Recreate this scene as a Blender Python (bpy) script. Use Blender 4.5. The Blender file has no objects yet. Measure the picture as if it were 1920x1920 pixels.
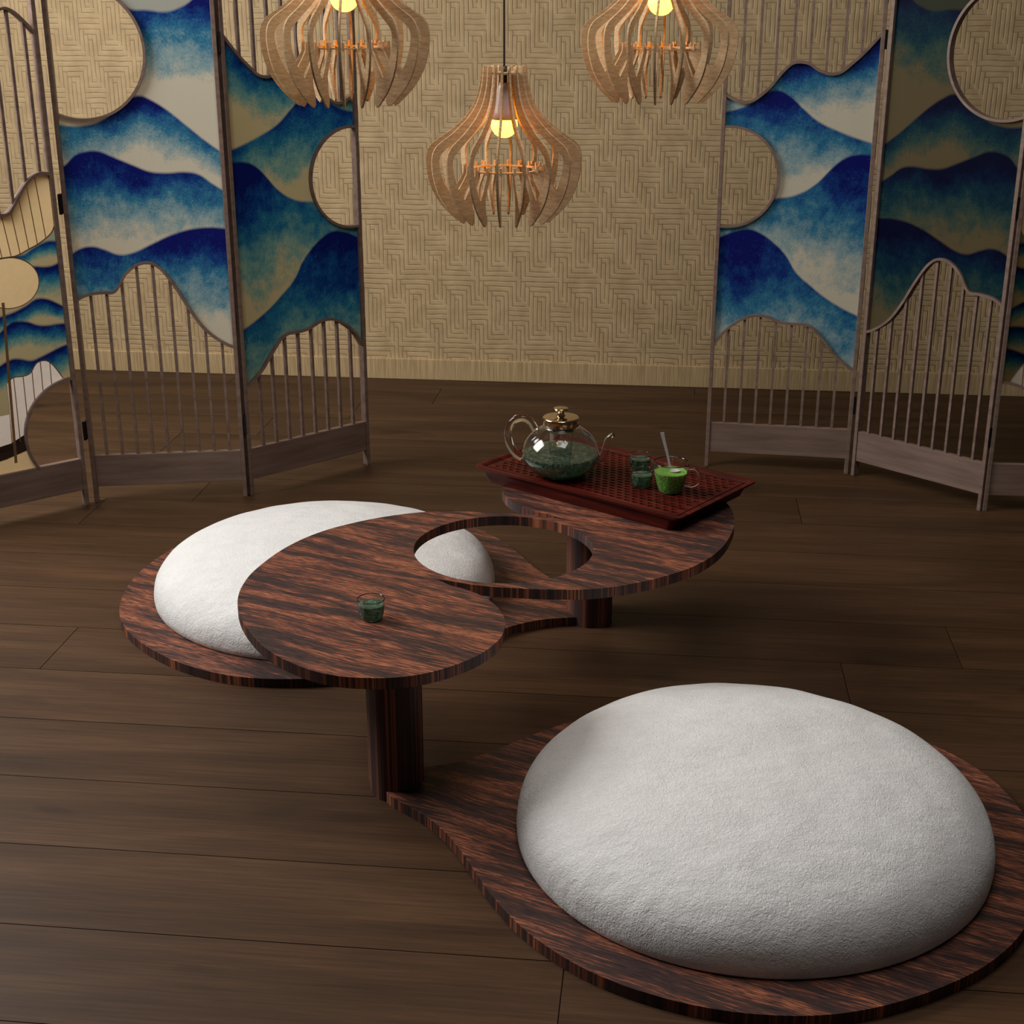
import bpy, bmesh, math, random
from mathutils import Vector, Matrix, noise
from mathutils.geometry import tessellate_polygon
random.seed(7)
S = bpy.context.scene
PI = math.pi

# ------------------------------------------------------------ camera, world, lights, exposure
cam_d = bpy.data.cameras.new('camera')
cam_d.lens = 50.0
cam_d.sensor_width = 36.0
cam_d.sensor_fit = 'HORIZONTAL'
cam_d.clip_start = 0.05
cam = bpy.data.objects.new('camera', cam_d)
S.collection.objects.link(cam)
cam.location = (0, 0, 1.6)
cam.rotation_euler = (math.radians(90 - 20.2), 0, 0)
S.camera = cam

S.view_settings.view_transform = 'Standard'
S.view_settings.look = 'None'
S.view_settings.exposure = 0.0
S.view_settings.gamma = 1.0
S.view_settings.use_curve_mapping = False

w = bpy.data.worlds.new('world')
S.world = w
w.use_nodes = True
w.node_tree.nodes['Background'].inputs[0].default_value = (1.0, 0.95, 0.90, 1)
w.node_tree.nodes['Background'].inputs[1].default_value = 0.034


def area(name, loc, target, size, power, color, size_y=None):
    d = bpy.data.lights.new(name, 'AREA')
    d.energy = power
    d.color = color
    d.size = size
    if size_y:
        d.shape = 'RECTANGLE'
        d.size_y = size_y
    o = bpy.data.objects.new(name, d)
    S.collection.objects.link(o)
    o.location = loc
    v = Vector(target) - Vector(loc)
    o.rotation_euler = v.to_track_quat('-Z', 'Y').to_euler()
    return o


area('key_light', (-2.9, 3.65, 2.6), (-0.2, 3.3, 0.3), 1.6, 122, (1.0, 0.972, 0.94), 1.6)
area('overhead_fill', (0.3, 2.3, 3.3), (0.38, 2.6, 0.0), 1.4, 31, (1.0, 0.975, 0.95), 1.4)  # unseen soft fill from above, added to brighten the near cushion
area('back_light', (-2.7, 5.0, 2.5), (-0.9, 5.3, 0.2), 0.8, 17, (1.0, 0.95, 0.89), 0.8)


# ------------------------------------------------------------ node helpers
def lin(r, g, b):
    f = lambda c: (c / 255) / 12.92 if c / 255 <= 0.04045 else ((c / 255 + 0.055) / 1.055) ** 2.4
    return (f(r), f(g), f(b), 1)


class NT:
    def __init__(s, name):
        s.m = bpy.data.materials.new(name)
        s.m.use_nodes = True
        s.t = s.m.node_tree
        s.b = s.t.nodes['Principled BSDF']
        s.out = s.t.nodes['Material Output']

    def n(s, typ, **kw):
        x = s.t.nodes.new(typ)
        for k, v in kw.items():
            setattr(x, k, v)
        return x

    def l(s, a, b):
        s.t.links.new(a, b)

    def math(s, op, a, b=None, c=None, clamp=False):
        x = s.n('ShaderNodeMath', operation=op)
        x.use_clamp = clamp
        for i, v in enumerate((a, b, c)):
            if v is None:
                continue
            if isinstance(v, (int, float)):
                x.inputs[i].default_value = v
            else:
                s.l(v, x.inputs[i])
        return x.outputs[0]

    def mix(s, fac, a, b, mode='MIX'):
        x = s.n('ShaderNodeMix', data_type='RGBA', blend_type=mode)
        for i, v in ((0, fac), (6, a), (7, b)):
            if isinstance(v, (int, float)):
                x.inputs[i].default_value = v
            elif isinstance(v, tuple):
                x.inputs[i].default_value = v
            else:
                s.l(v, x.inputs[i])
        return x.outputs[2]

    def ramp(s, fac, stops, interp='LINEAR'):
        x = s.n('ShaderNodeValToRGB')
        x.color_ramp.interpolation = interp
        e = x.color_ramp.elements
        while len(e) < len(stops):
            e.new(0.5)
        for i, (p, c) in enumerate(stops):
            e[i].position = p
            e[i].color = c
        s.l(fac, x.inputs[0])
        return x.outputs[0]

    def noise(s, vec, scale, detail=3, rough=0.5, dist=0.0):
        x = s.n('ShaderNodeTexNoise')
        x.inputs['Scale'].default_value = scale
        x.inputs['Detail'].default_value = detail
        x.inputs['Roughness'].default_value = rough
        x.inputs['Distortion'].default_value = dist
        if vec is not None:
            s.l(vec, x.inputs['Vector'])
        return x.outputs['Fac']

    def coord(s, kind='Object'):
        return s.n('ShaderNodeTexCoord').outputs[kind]

    def mapping(s, vec, loc=(0, 0, 0), rot=(0, 0, 0), scale=(1, 1, 1)):
        x = s.n('ShaderNodeMapping')
        x.inputs['Location'].default_value = loc
        x.inputs['Rotation'].default_value = rot
        x.inputs['Scale'].default_value = scale
        s.l(vec, x.inputs['Vector'])
        return x.outputs[0]

    def bump(s, h, strength, dist):
        x = s.n('ShaderNodeBump')
        x.inputs['Strength'].default_value = strength
        x.inputs['Distance'].default_value = dist
        s.l(h, x.inputs['Height'])
        s.l(x.outputs[0], s.b.inputs['Normal'])

    def set(s, **kw):
        for k, v in kw.items():
            k = k.replace('_', ' ')
            if isinstance(v, (int, float, tuple)):
                s.b.inputs[k].default_value = v
            else:
                s.l(v, s.b.inputs[k])
        return s


def simple(name, col, rough=0.5, metal=0.0, spec=0.5):
    a = NT(name)
    nz = a.noise(a.coord(), 60, 2)
    c = a.mix(nz, tuple(x * 0.9 for x in col[:3]) + (1,), tuple(min(1, x * 1.1) for x in col[:3]) + (1,))
    a.set(Base_Color=c, Roughness=rough, Metallic=metal)
    a.b.inputs['Specular IOR Level'].default_value = spec
    return a.m


# ------------------------------------------------------------ materials
def mat_rosewood(name='rosewood', ang=28.0, gain=1.0):
    a = NT(name)
    v = a.mapping(a.coord(), rot=(0, 0, math.radians(ang)))
    v = a.mapping(v, scale=(1, 1, 0))
    warp = a.noise(a.mapping(v, scale=(3.0, 5.0, 1)), 1.0, 3)
    off = a.n('ShaderNodeCombineXYZ')
    a.l(a.math('MULTIPLY', a.math('SUBTRACT', warp, 0.5), 0.05), off.inputs[1])
    vv = a.n('ShaderNodeVectorMath', operation='ADD')
    a.l(v, vv.inputs[0])
    a.l(off.outputs[0], vv.inputs[1])
    v2 = vv.outputs[0]
    bands = a.noise(a.mapping(v2, scale=(3.2, 30, 1)), 1.0, 2, 0.5, 0.3)
    fine = a.noise(a.mapping(v2, scale=(13, 210, 1)), 1.0, 3, 0.65)
    pores = a.noise(a.mapping(v2, scale=(30, 420, 1)), 1.0, 2, 0.6)
    f = a.math('ADD', a.math('MULTIPLY', bands, 0.5), a.math('MULTIPLY', fine, 0.5))
    g = lambda c: tuple(x * gain for x in c[:3]) + (1,)
    c = a.ramp(f, [(0.43, g((0.020, 0.015, 0.016, 1))), (0.48, g((0.055, 0.031, 0.027, 1))),
                   (0.512, g((0.21, 0.064, 0.033, 1))), (0.60, g((0.43, 0.148, 0.073, 1)))])
    c = a.mix(a.ramp(pores, [(0.42, (0, 0, 0, 1)), (0.58, (1, 1, 1, 1))]), g((0.06, 0.030, 0.026, 1)), c)
    m = a.n('ShaderNodeMix', data_type='RGBA')
    a.set(Base_Color=c, Roughness=0.5)
    a.b.inputs['Specular IOR Level'].default_value = 0.25
    a.bump(pores, 0.25, 0.0006)
    return a.m


M_wood = mat_rosewood()


def mat_traywood():
    a = NT('mahogany')
    v = a.mapping(a.coord(), scale=(5, 60, 60))
    f = a.noise(v, 1.0, 4, 0.6)
    c = a.ramp(f, [(0.3, (0.024, 0.003, 0.002, 1)), (0.55, (0.080, 0.009, 0.005, 1)), (0.75, (0.14, 0.017, 0.008, 1))])
    a.set(Base_Color=c, Roughness=0.5)
    a.b.inputs['Specular IOR Level'].default_value = 0.15
    return a.m


M_tray = mat_traywood()


def mat_floor():
    a = NT('oak_planks')
    uv = a.n('ShaderNodeUVMap')
    uv.uv_map = 'plank'
    v = uv.outputs[0]
    f1 = a.noise(a.mapping(v, scale=(1.1, 9, 1)), 1.0, 4, 0.55, 0.6)
    f2 = a.noise(a.mapping(v, scale=(4, 130, 1)), 1.0, 5, 0.7, 0.4)
    f3 = a.noise(a.mapping(v, scale=(2.4, 5, 1)), 1.0, 2, 0.5)
    f = a.math('ADD', a.math('MULTIPLY', f1, 0.55), a.math('MULTIPLY', f2, 0.45))
    c = a.ramp(f, [(0.34, lin(54, 36, 21)), (0.5, lin(71, 49, 31)), (0.66, lin(90, 64, 42))])
    knot = a.ramp(f3, [(0.24, (0.42, 0.38, 0.36, 1)), (0.36, (1, 1, 1, 1))])
    c = a.mix(1.0, c, knot, 'MULTIPLY')
    a.set(Base_Color=c, Roughness=0.55)
    a.b.inputs['Specular IOR Level'].default_value = 0.22
    a.bump(f2, 0.3, 0.001)
    return a.m


M_floor = mat_floor()
M_gap = simple('plank_gap', (0.02, 0.014, 0.01, 1), 0.9, 0, 0.1)

CELL = 0.0178


def mat_weave():
    a = NT('woven_bamboo')
    sx = a.n('ShaderNodeSeparateXYZ')
    a.l(a.coord(), sx.inputs[0])
    x = a.math('MULTIPLY', a.math('ADD', sx.outputs[0], 20.0), 1 / CELL)
    z = a.math('MULTIPLY', a.math('ADD', sx.outputs[2], 5.0), 1 / (CELL * 1.18))
    wob = a.noise(a.coord(), 9.0, 2)
    x = a.math('ADD', x, a.math('MULTIPLY', wob, 0.35))
    z = a.math('ADD', z, a.math('MULTIPLY', wob, 0.5))
    i = a.math('FLOOR', x)
    j = a.math('FLOOR', z)
    fx = a.math('SUBTRACT', x, i)
    fz = a.math('SUBTRACT', z, j)
    pa = a.math('PINGPONG', i, 5.0)
    pb = a.math('PINGPONG', j, 7.0)
    s = a.math('MODULO', a.math('ADD', a.math('SUBTRACT', pb, pa), 22.0), 10.0)
    vert = a.math('LESS_THAN', s, 4.5)

    def prof(f):
        d = a.math('ABSOLUTE', a.math('SUBTRACT', f, 0.5))      # 0 centre .. 0.5 edge
        return a.math('SUBTRACT', 1.0, a.math('POWER', a.math('MULTIPLY', d, 2.0), 6.0))
    hv, hh = prof(fx), prof(fz)
    h = a.n('ShaderNodeMix', data_type='FLOAT')
    a.l(vert, h.inputs[0])
    a.l(hh, h.inputs[2])
    a.l(hv, h.inputs[3])
    # arch of each strip along its run
    ph = a.math('ABSOLUTE', a.math('SUBTRACT', a.math('MODULO', s, 5.0), 2.0))
    arch = a.math('SUBTRACT', 1.0, a.math('MULTIPLY', ph, 0.12))
    hgt = a.math('MULTIPLY', h.outputs[0], arch)
    fib_v = a.noise(a.mapping(a.coord(), scale=(260, 260, 14)), 1.0, 2)
    fib_h = a.noise(a.mapping(a.coord(), scale=(14, 14, 260)), 1.0, 2)
    fib = a.n('ShaderNodeMix', data_type='FLOAT')
    a.l(vert, fib.inputs[0])
    a.l(fib_h, fib.inputs[2])
    a.l(fib_v, fib.inputs[3])
    big = a.noise(a.coord(), 14, 2)
    tone = a.math('ADD', a.math('MULTIPLY', fib.outputs[0], 0.45), a.math('MULTIPLY', big, 0.55))
    c = a.ramp(tone, [(0.32, lin(172, 147, 110)), (0.68, lin(202, 177, 136))])
    gro = a.ramp(hgt, [(0.0, (0.88, 0.85, 0.80, 1)), (0.3, (0.97, 0.96, 0.94, 1)), (0.7, (1, 1, 1, 1))])
    c = a.mix(1.0, c, gro, 'MULTIPLY')
    a.set(Base_Color=c, Roughness=0.62)
    a.b.inputs['Specular IOR Level'].default_value = 0.25
    hb = a.math('ADD', hgt, a.math('MULTIPLY', fib.outputs[0], 0.12))
    a.bump(hb, 0.75, 0.0035)
    return a.m


M_wall = mat_weave()


def mat_skirting():
    a = NT('ribbed_skirting')
    f = a.noise(a.mapping(a.coord(), scale=(160, 1, 6)), 1.0, 2)
    c = a.ramp(f, [(0.35, lin(168, 142, 102)), (0.65, lin(198, 172, 128))])
    a.set(Base_Color=c, Roughness=0.6)
    a.bump(f, 0.4, 0.001)
    return a.m


M_skirt = mat_skirting()


def mat_screenwood():
    a = NT('screen_walnut')
    f = a.noise(a.mapping(a.coord(), scale=(4, 40, 40)), 1.0, 3, 0.6)
    c = a.ramp(f, [(0.3, lin(112, 92, 82)), (0.7, lin(142, 120, 108))])
    a.set(Base_Color=c, Roughness=0.45)
    a.b.inputs['Specular IOR Level'].default_value = 0.35
    return a.m


M_frame = mat_screenwood()
M_black = simple('black_metal', (0.01, 0.01, 0.011, 1), 0.4, 0.3)


def mat_cushion():
    a = NT('white_boucle')
    v = a.coord()
    n1 = a.noise(v, 150, 2, 0.6, 1.6)
    n2 = a.noise(a.mapping(v, rot=(0, 0, 0.5), scale=(1, 1.8, 1)), 13, 4, 0.55)
    h = a.math('ADD', a.math('MULTIPLY', n1, 0.55), a.math('MULTIPLY', n2, 1.5))
    c = a.mix(n2, lin(218, 218, 217), lin(238, 238, 237))
    a.set(Base_Color=c, Roughness=0.85)
    a.b.inputs['Specular IOR Level'].default_value = 0.2
    a.b.inputs['Sheen Weight'].default_value = 0.15
    a.bump(h, 0.75, 0.006)
    return a.m


M_cush = mat_cushion()


def curve_node(a, u, pts, W=0.5, H=1.8):
    x = a.n('ShaderNodeFloatCurve')
    c = x.mapping.curves[0]
    P = [(p[0] / W, p[1] / H) for p in pts]
    c.points[0].location = P[0]
    c.points[1].location = P[-1]
    for p in P[1:-1]:
        c.points.new(*p)
    x.mapping.use_clip = True
    x.mapping.update()
    a.l(u, x.inputs['Value'])
    return a.math('MULTIPLY', x.outputs[0], H)


def mat_silk(name, ridges, pal, mirror=False, base=None, W=0.5, through=0.0):
    """painted ridges: list of (points, depth); object x = across the panel, z = up"""
    a = NT(name)
    sx = a.n('ShaderNodeSeparateXYZ')
    a.l(a.coord(), sx.inputs[0])
    u = a.math('DIVIDE', sx.outputs[0], W)
    if mirror:
        u = a.math('SUBTRACT', 1.0, u)
    z = sx.outputs[2]
    v = a.coord()
    blot = a.noise(v, 26, 5, 0.7)
    soft = a.noise(v, 7, 3, 0.5)
    speck = a.noise(v, 210, 2, 0.6)
    col = base
    c = col
    for pts, depth in ridges:
        r = curve_node(a, u, pts, W)
        d = a.math('SUBTRACT', r, z)
        t = a.math('DIVIDE', d, depth)
        zm = max(p[1] for p in pts if 0.005 < p[0] < 0.495)
        dip = a.math('MINIMUM', a.math('MULTIPLY', a.math('MAXIMUM', a.math('SUBTRACT', zm, r), 0.0), 3.2), 0.42)
        t2 = a.math('ADD', t, dip)
        t2 = a.math('ADD', t2, a.math('MULTIPLY', a.math('SUBTRACT', blot, 0.5), 0.55))
        t2 = a.math('ADD', t2, a.math('MULTIPLY', a.math('SUBTRACT', soft, 0.5), 0.75))
        t2 = a.math('ADD', t2, a.math('MULTIPLY', a.math('SUBTRACT', speck, 0.5), 0.30))
        # the deep blue stays along the crest
        cc = a.ramp(t2, [(0.0, pal[0]), (0.16, pal[0]), (0.34, pal[1]), (0.54, pal[2]), (0.77, pal[3]), (1.0, pal[4])])
        mask = a.math('MULTIPLY', d, 110.0, clamp=True)
        c = a.mix(mask, c, cc)
    sp = a.ramp(speck, [(0.66, (0, 0, 0, 1)), (0.74, (1, 1, 1, 1))])
    c = a.mix(a.math('MULTIPLY', sp, 0.10), c, pal[3])
    a.set(Base_Color=c, Roughness=0.5)
    a.b.inputs['Specular IOR Level'].default_value = 0.25
    if through:
        tr = a.n('ShaderNodeBsdfTranslucent')
        a.l(a.mix(1.0, c, (1.3, 1.3, 1.3, 1), 'MULTIPLY'), tr.inputs[0])
        mx = a.n('ShaderNodeMixShader')
        mx.inputs[0].default_value = through
        a.l(a.b.outputs[0], mx.inputs[1])
        a.l(tr.outputs[0], mx.inputs[2])
        a.l(mx.outputs[0], a.out.inputs[0])
    return a.m


# silk palettes: a bright one, and a darker one on a tan ground
PB = [lin(14, 26, 122), lin(26, 76, 158), lin(60, 140, 184), lin(158, 194, 206), lin(230, 230, 214)]
PT = [lin(7, 16, 72), lin(10, 46, 96), lin(28, 84, 108), lin(84, 118, 112), lin(146, 136, 104)]
WIDE = [
    ([(0, 1.66), (0.1, 1.62), (0.25, 1.548), (0.3, 1.545), (0.356, 1.54), (0.396, 1.551), (0.43, 1.57), (0.5, 1.64)], 0.27),
    ([(0, 1.22), (0.087, 1.215), (0.15, 1.235), (0.20, 1.275), (0.238, 1.297), (0.262, 1.3), (0.288, 1.289), (0.333, 1.26), (0.39, 1.212), (0.446, 1.164), (0.5, 1.125)], 0.17),
    ([(0, 1.09), (0.02, 1.10), (0.047, 1.125), (0.08, 1.137), (0.12, 1.138), (0.161, 1.121), (0.22, 1.095), (0.269, 1.075), (0.317, 1.07), (0.379, 1.072), (0.419, 1.063), (0.457, 1.035), (0.5, 1.008)], 0.27),
    ([(0, 0.818), (0.034, 0.841), (0.075, 0.848), (0.107, 0.839), (0.154, 0.821), (0.195, 0.826), (0.258, 0.853), (0.323, 0.881), (0.407, 0.9), (0.5, 0.895)], 0.30)]
INNER = [
    ([(0, 1.30), (0.1, 1.32), (0.2, 1.43), (0.3, 1.43), (0.4, 1.45), (0.5, 1.52)], 0.25),
    ([(0, 1.225), (0.05, 1.235), (0.097, 1.256), (0.136, 1.285), (0.179, 1.295), (0.214, 1.279), (0.258, 1.242), (0.305, 1.204), (0.375, 1.171), (0.5, 1.13)], 0.26),
    ([(0, 0.93), (0.191, 0.95), (0.26, 0.964), (0.319, 1.0), (0.373, 1.058), (0.405, 1.084), (0.44, 1.096), (0.5, 1.094)], 0.44),
    ([(0, 0.81), (0.03, 0.825), (0.062, 0.838), (0.11, 0.846), (0.151, 0.832), (0.201, 0.797), (0.239, 0.758), (0.27, 0.71), (0.321, 0.665), (0.389, 0.615), (0.5, 0.56)], 0.50)]
OUTER = [
    ([(0, 1.03), (0.2, 0.92), (0.377, 0.841), (0.414, 0.858), (0.446, 0.871), (0.472, 0.875), (0.5, 0.868)], 0.06),
    ([(0, 0.80), (0.3, 0.81), (0.414, 0.803), (0.45, 0.798), (0.475, 0.801), (0.5, 0.812)], 0.10),
    ([(0, 0.66), (0.3, 0.665), (0.373, 0.687), (0.395, 0.699), (0.41, 0.703), (0.437, 0.699), (0.468, 0.683), (0.5, 0.66)], 0.06),
    ([(0, 0.62), (0.25, 0.60), (0.281, 0.615), (0.303, 0.631), (0.326, 0.642), (0.346, 0.641), (0.37, 0.636), (0.399, 0.622), (0.428, 0.616), (0.461, 0.616), (0.5, 0.614)], 0.085),
    ([(0, 0.55), (0.26, 0.51), (0.289, 0.522), (0.311, 0.527), (0.331, 0.524), (0.369, 0.513), (0.396, 0.519), (0.43, 0.53), (0.462, 0.541), (0.5, 0.549)], 0.09)]
M_wide_b = mat_silk('painted_silk_wide', WIDE, PB, base=lin(188, 196, 190), through=0.45)
M_inner_b = mat_silk('painted_silk_narrow', INNER, PB, base=lin(170, 186, 190), through=0.45)
M_wide_t = mat_silk('painted_silk_wide_tan', WIDE, PT, mirror=True, base=lin(86, 96, 80), through=0.8)
M_inner_t = mat_silk('painted_silk_narrow_tan', INNER, PT, mirror=True, base=lin(86, 96, 80), through=0.8)
M_outer_t = mat_silk('printed_silk_outer', OUTER, PT, base=lin(120, 128, 110), through=0.8)
M_outer_m = mat_silk('printed_silk_outer_mirror', OUTER, PT, mirror=True, base=lin(120, 128, 110), through=0.8)


def mat_print(name, col):
    a = NT(name)
    nz = a.noise(a.coord(), 60, 2)
    c = a.mix(nz, tuple(x * 0.94 for x in col[:3]) + (1,), tuple(min(1, x * 1.06) for x in col[:3]) + (1,))
    a.set(Base_Color=c, Roughness=0.6)
    tr = a.n('ShaderNodeBsdfTranslucent')
    a.l(c, tr.inputs[0])
    mx = a.n('ShaderNodeMixShader')
    mx.inputs[0].default_value = 0.6
    a.l(a.b.outputs[0], mx.inputs[1])
    a.l(tr.outputs[0], mx.inputs[2])
    a.l(mx.outputs[0], a.out.inputs[0])
    return a.m


M_pr_tan = mat_print('print_tan', lin(236, 208, 158))
M_pr_brown = mat_print('print_brown', lin(176, 142, 98))
M_pr_white = mat_print('print_white', lin(244, 236, 226))
M_pr_dark = mat_print('print_dark', lin(44, 30, 22))


def mat_fin():
    a = NT('fin_plywood')
    f = a.noise(a.mapping(a.coord(), scale=(40, 40, 200)), 1.0, 3, 0.7)
    c = a.ramp(f, [(0.3, lin(172, 142, 104)), (0.7, lin(216, 188, 148))])
    a.set(Base_Color=c, Roughness=0.8)
    a.b.inputs['Specular IOR Level'].default_value = 0.15
    return a.m


M_fin = mat_fin()
M_porc = simple('lamp_socket_white', lin(205, 196, 196), 0.3)


def mat_bulb():
    a = NT('lit_bulb')
    a.set(Base_Color=(1, 0.7, 0.2, 1), Roughness=0.4)
    a.b.inputs['Emission Color'].default_value = (1.0, 0.34, 0.012, 1)
    a.b.inputs['Emission Strength'].default_value = 28.0
    return a.m


M_bulb = mat_bulb()


def mat_glass(name, col, rough=0.0, ior=1.45):
    a = NT(name)
    a.set(Base_Color=col, Roughness=rough, IOR=ior)
    a.b.inputs['Transmission Weight'].default_value = 1.0
    return a


M_glass = mat_glass('clear_glass', (0.97, 0.98, 0.97, 1)).m


def mat_tea():
    a = mat_glass('green_tea', (0.10, 0.34, 0.20, 1), 0.04, 1.33)
    n1 = a.noise(a.coord(), 90, 4, 0.75, 0.8)
    c = a.ramp(n1, [(0.38, (0.02, 0.10, 0.055, 1)), (0.52, (0.12, 0.36, 0.22, 1)), (0.66, (0.62, 0.82, 0.70, 1))])
    a.l(c, a.b.inputs['Base Color'])
    a.b.inputs['Transmission Weight'].default_value = 0.65
    a.bump(n1, 1.0, 0.01)
    return a.m


M_tea = mat_tea()


def mat_matcha():
    a = NT('matcha')
    n1 = a.noise(a.coord(), 330, 3, 0.7)
    c = a.ramp(n1, [(0.36, (0.03, 0.13, 0.012, 1)), (0.5, (0.15, 0.42, 0.045, 1)), (0.64, (0.48, 0.80, 0.20, 1))])
    a.set(Base_Color=c, Roughness=0.5)
    a.b.inputs['Subsurface Weight'].default_value = 0.1
    a.bump(n1, 0.8, 0.002)
    return a.m


M_matcha = mat_matcha()
M_gold = simple('champagne_metal', (0.66, 0.54, 0.36, 1), 0.13, 1.0)
M_steel = simple('polished_steel', (0.86, 0.84, 0.84, 1), 0.32, 0.45)
M_cord = simple('lamp_cord', (0.012, 0.009, 0.009, 1), 0.5)


# ------------------------------------------------------------ mesh helpers
def mesh_obj(name, bm, mat, parent=None, smooth=False, loc=None):
    bmesh.ops.recalc_face_normals(bm, faces=bm.faces)
    me = bpy.data.meshes.new(name)
    bm.to_mesh(me)
    bm.free()
    for m in (mat if isinstance(mat, (list, tuple)) else [mat]):
        me.materials.append(m)
    if smooth:
        for p in me.polygons:
            p.use_smooth = True
    o = bpy.data.objects.new(name, me)
    S.collection.objects.link(o)
    if parent:
        o.parent = parent
    if loc:
        o.location = loc
    return o


def empty(name, loc, rz=0.0):
    o = bpy.data.objects.new(name, None)
    o.empty_display_size = 0.05
    S.collection.objects.link(o)
    o.location = loc
    o.rotation_euler = (0, 0, rz)
    return o


def tag(o, label, cat, group=None, kind=None):
    if label:
        o['label'] = label
    if cat:
        o['category'] = cat
    if group:
        o['group'] = group
    if kind:
        o['kind'] = kind
    return o


def box(bm, x0, x1, y0, y1, z0, z1):
    vs = [bm.verts.new(p) for p in ((x0, y0, z0), (x1, y0, z0), (x1, y1, z0), (x0, y1, z0),
                                    (x0, y0, z1), (x1, y0, z1), (x1, y1, z1), (x0, y1, z1))]
    for f in ((0, 3, 2, 1), (4, 5, 6, 7), (0, 1, 5, 4), (1, 2, 6, 5), (2, 3, 7, 6), (3, 0, 4, 7)):
        bm.faces.new([vs[i] for i in f])


def prism(bm, outer, holes, t0, t1, axis='z'):
    """extrude a 2D polygon with holes from t0 to t1; axis z: (x,y); axis y: (x,z)"""
    loops = [list(outer)] + [list(h) for h in holes]
    P = lambda p, t: (p[0], p[1], t) if axis == 'z' else (p[0], t, p[1])
    flat = [p for l in loops for p in l]
    lo = [bm.verts.new(P(p, t0)) for p in flat]
    hi = [bm.verts.new(P(p, t1)) for p in flat]
    tris = tessellate_polygon([[Vector((p[0], p[1], 0)) for p in l] for l in loops])
    for t in tris:
        try:
            bm.faces.new([hi[i] for i in t])
            bm.faces.new([lo[i] for i in reversed(t)])
        except ValueError:
            pass
    k = 0
    for l in loops:
        n = len(l)
        for i in range(n):
            a, b = k + i, k + (i + 1) % n
            bm.faces.new([lo[a], lo[b], hi[b], hi[a]])
        k += n


def spline(pts, sub=6, closed=False):
    n = len(pts)
    out = []
    rng = range(n if closed else n - 1)
    for i in rng:
        g = lambda k: pts[k % n] if closed else pts[max(0, min(n - 1, k))]
        p0, p1, p2, p3 = g(i - 1), g(i), g(i + 1), g(i + 2)
        for s in range(sub):
            t = s / sub
            out.append(tuple(0.5 * (2 * p1[d] + (-p0[d] + p2[d]) * t + (2 * p0[d] - 5 * p1[d] + 4 * p2[d] - p3[d]) * t * t
                                    + (-p0[d] + 3 * p1[d] - 3 * p2[d] + p3[d]) * t ** 3) for d in range(len(p1))))
    if not closed:
        out.append(tuple(pts[-1]))
    return out


def smooth_pts(pts, it=2, keep=()):
    p = list(pts)
    n = len(p)
    for _ in range(it):
        q = list(p)
        for i in range(n):
            if i in keep:
                continue
            a, b, c = p[(i - 1) % n], p[i], p[(i + 1) % n]
            q[i] = (b[0] * 0.5 + (a[0] + c[0]) * 0.25, b[1] * 0.5 + (a[1] + c[1]) * 0.25)
        p = q
    return p


def lathe(bm, prof, seg=40, cx=0, cy=0):
    rings = []
    for r, z in prof:
        if r < 1e-6:
            rings.append([bm.verts.new((cx, cy, z))])
        else:
            rings.append([bm.verts.new((cx + r * math.cos(2 * PI * i / seg), cy + r * math.sin(2 * PI * i / seg), z)) for i in range(seg)])
    for a, b in zip(rings[:-1], rings[1:]):
        for i in range(seg):
            j = (i + 1) % seg
            if len(a) == 1 and len(b) == 1:
                continue
            if len(a) == 1:
                bm.faces.new([a[0], b[i], b[j]])
            elif len(b) == 1:
                bm.faces.new([a[i], a[j], b[0]])
            else:
                bm.faces.new([a[i], a[j], b[j], b[i]])


def tube(bm, path, radii, seg=16, cap=True):
    path = [Vector(p) for p in path]
    n = len(path)
    if not isinstance(radii, (list, tuple)):
        radii = [radii] * n
    rings = []
    T = (path[1] - path[0]).normalized()
    N = T.orthogonal().normalized()
    for i in range(n):
        T2 = (path[min(i + 1, n - 1)] - path[max(i - 1, 0)]).normalized()
        N = (N - T2 * N.dot(T2)).normalized()
        B = T2.cross(N)
        rings.append([bm.verts.new(path[i] + (N * math.cos(2 * PI * k / seg) + B * math.sin(2 * PI * k / seg)) * radii[i]) for k in range(seg)])
    for a, b in zip(rings[:-1], rings[1:]):
        for k in range(seg):
            j = (k + 1) % seg
            bm.faces.new([a[k], a[j], b[j], b[k]])
    if cap:
        bm.faces.new(list(reversed(rings[0])))
        bm.faces.new(rings[-1])


def bevel(o, wdt, seg=2, ang=40):
    m = o.modifiers.new('bevel', 'BEVEL')
    m.width = wdt
    m.segments = seg
    m.limit_method = 'ANGLE'
    m.angle_limit = math.radians(ang)
    return o


# ------------------------------------------------------------ floor, wall, skirting
FA = math.radians(-6.16)


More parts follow.
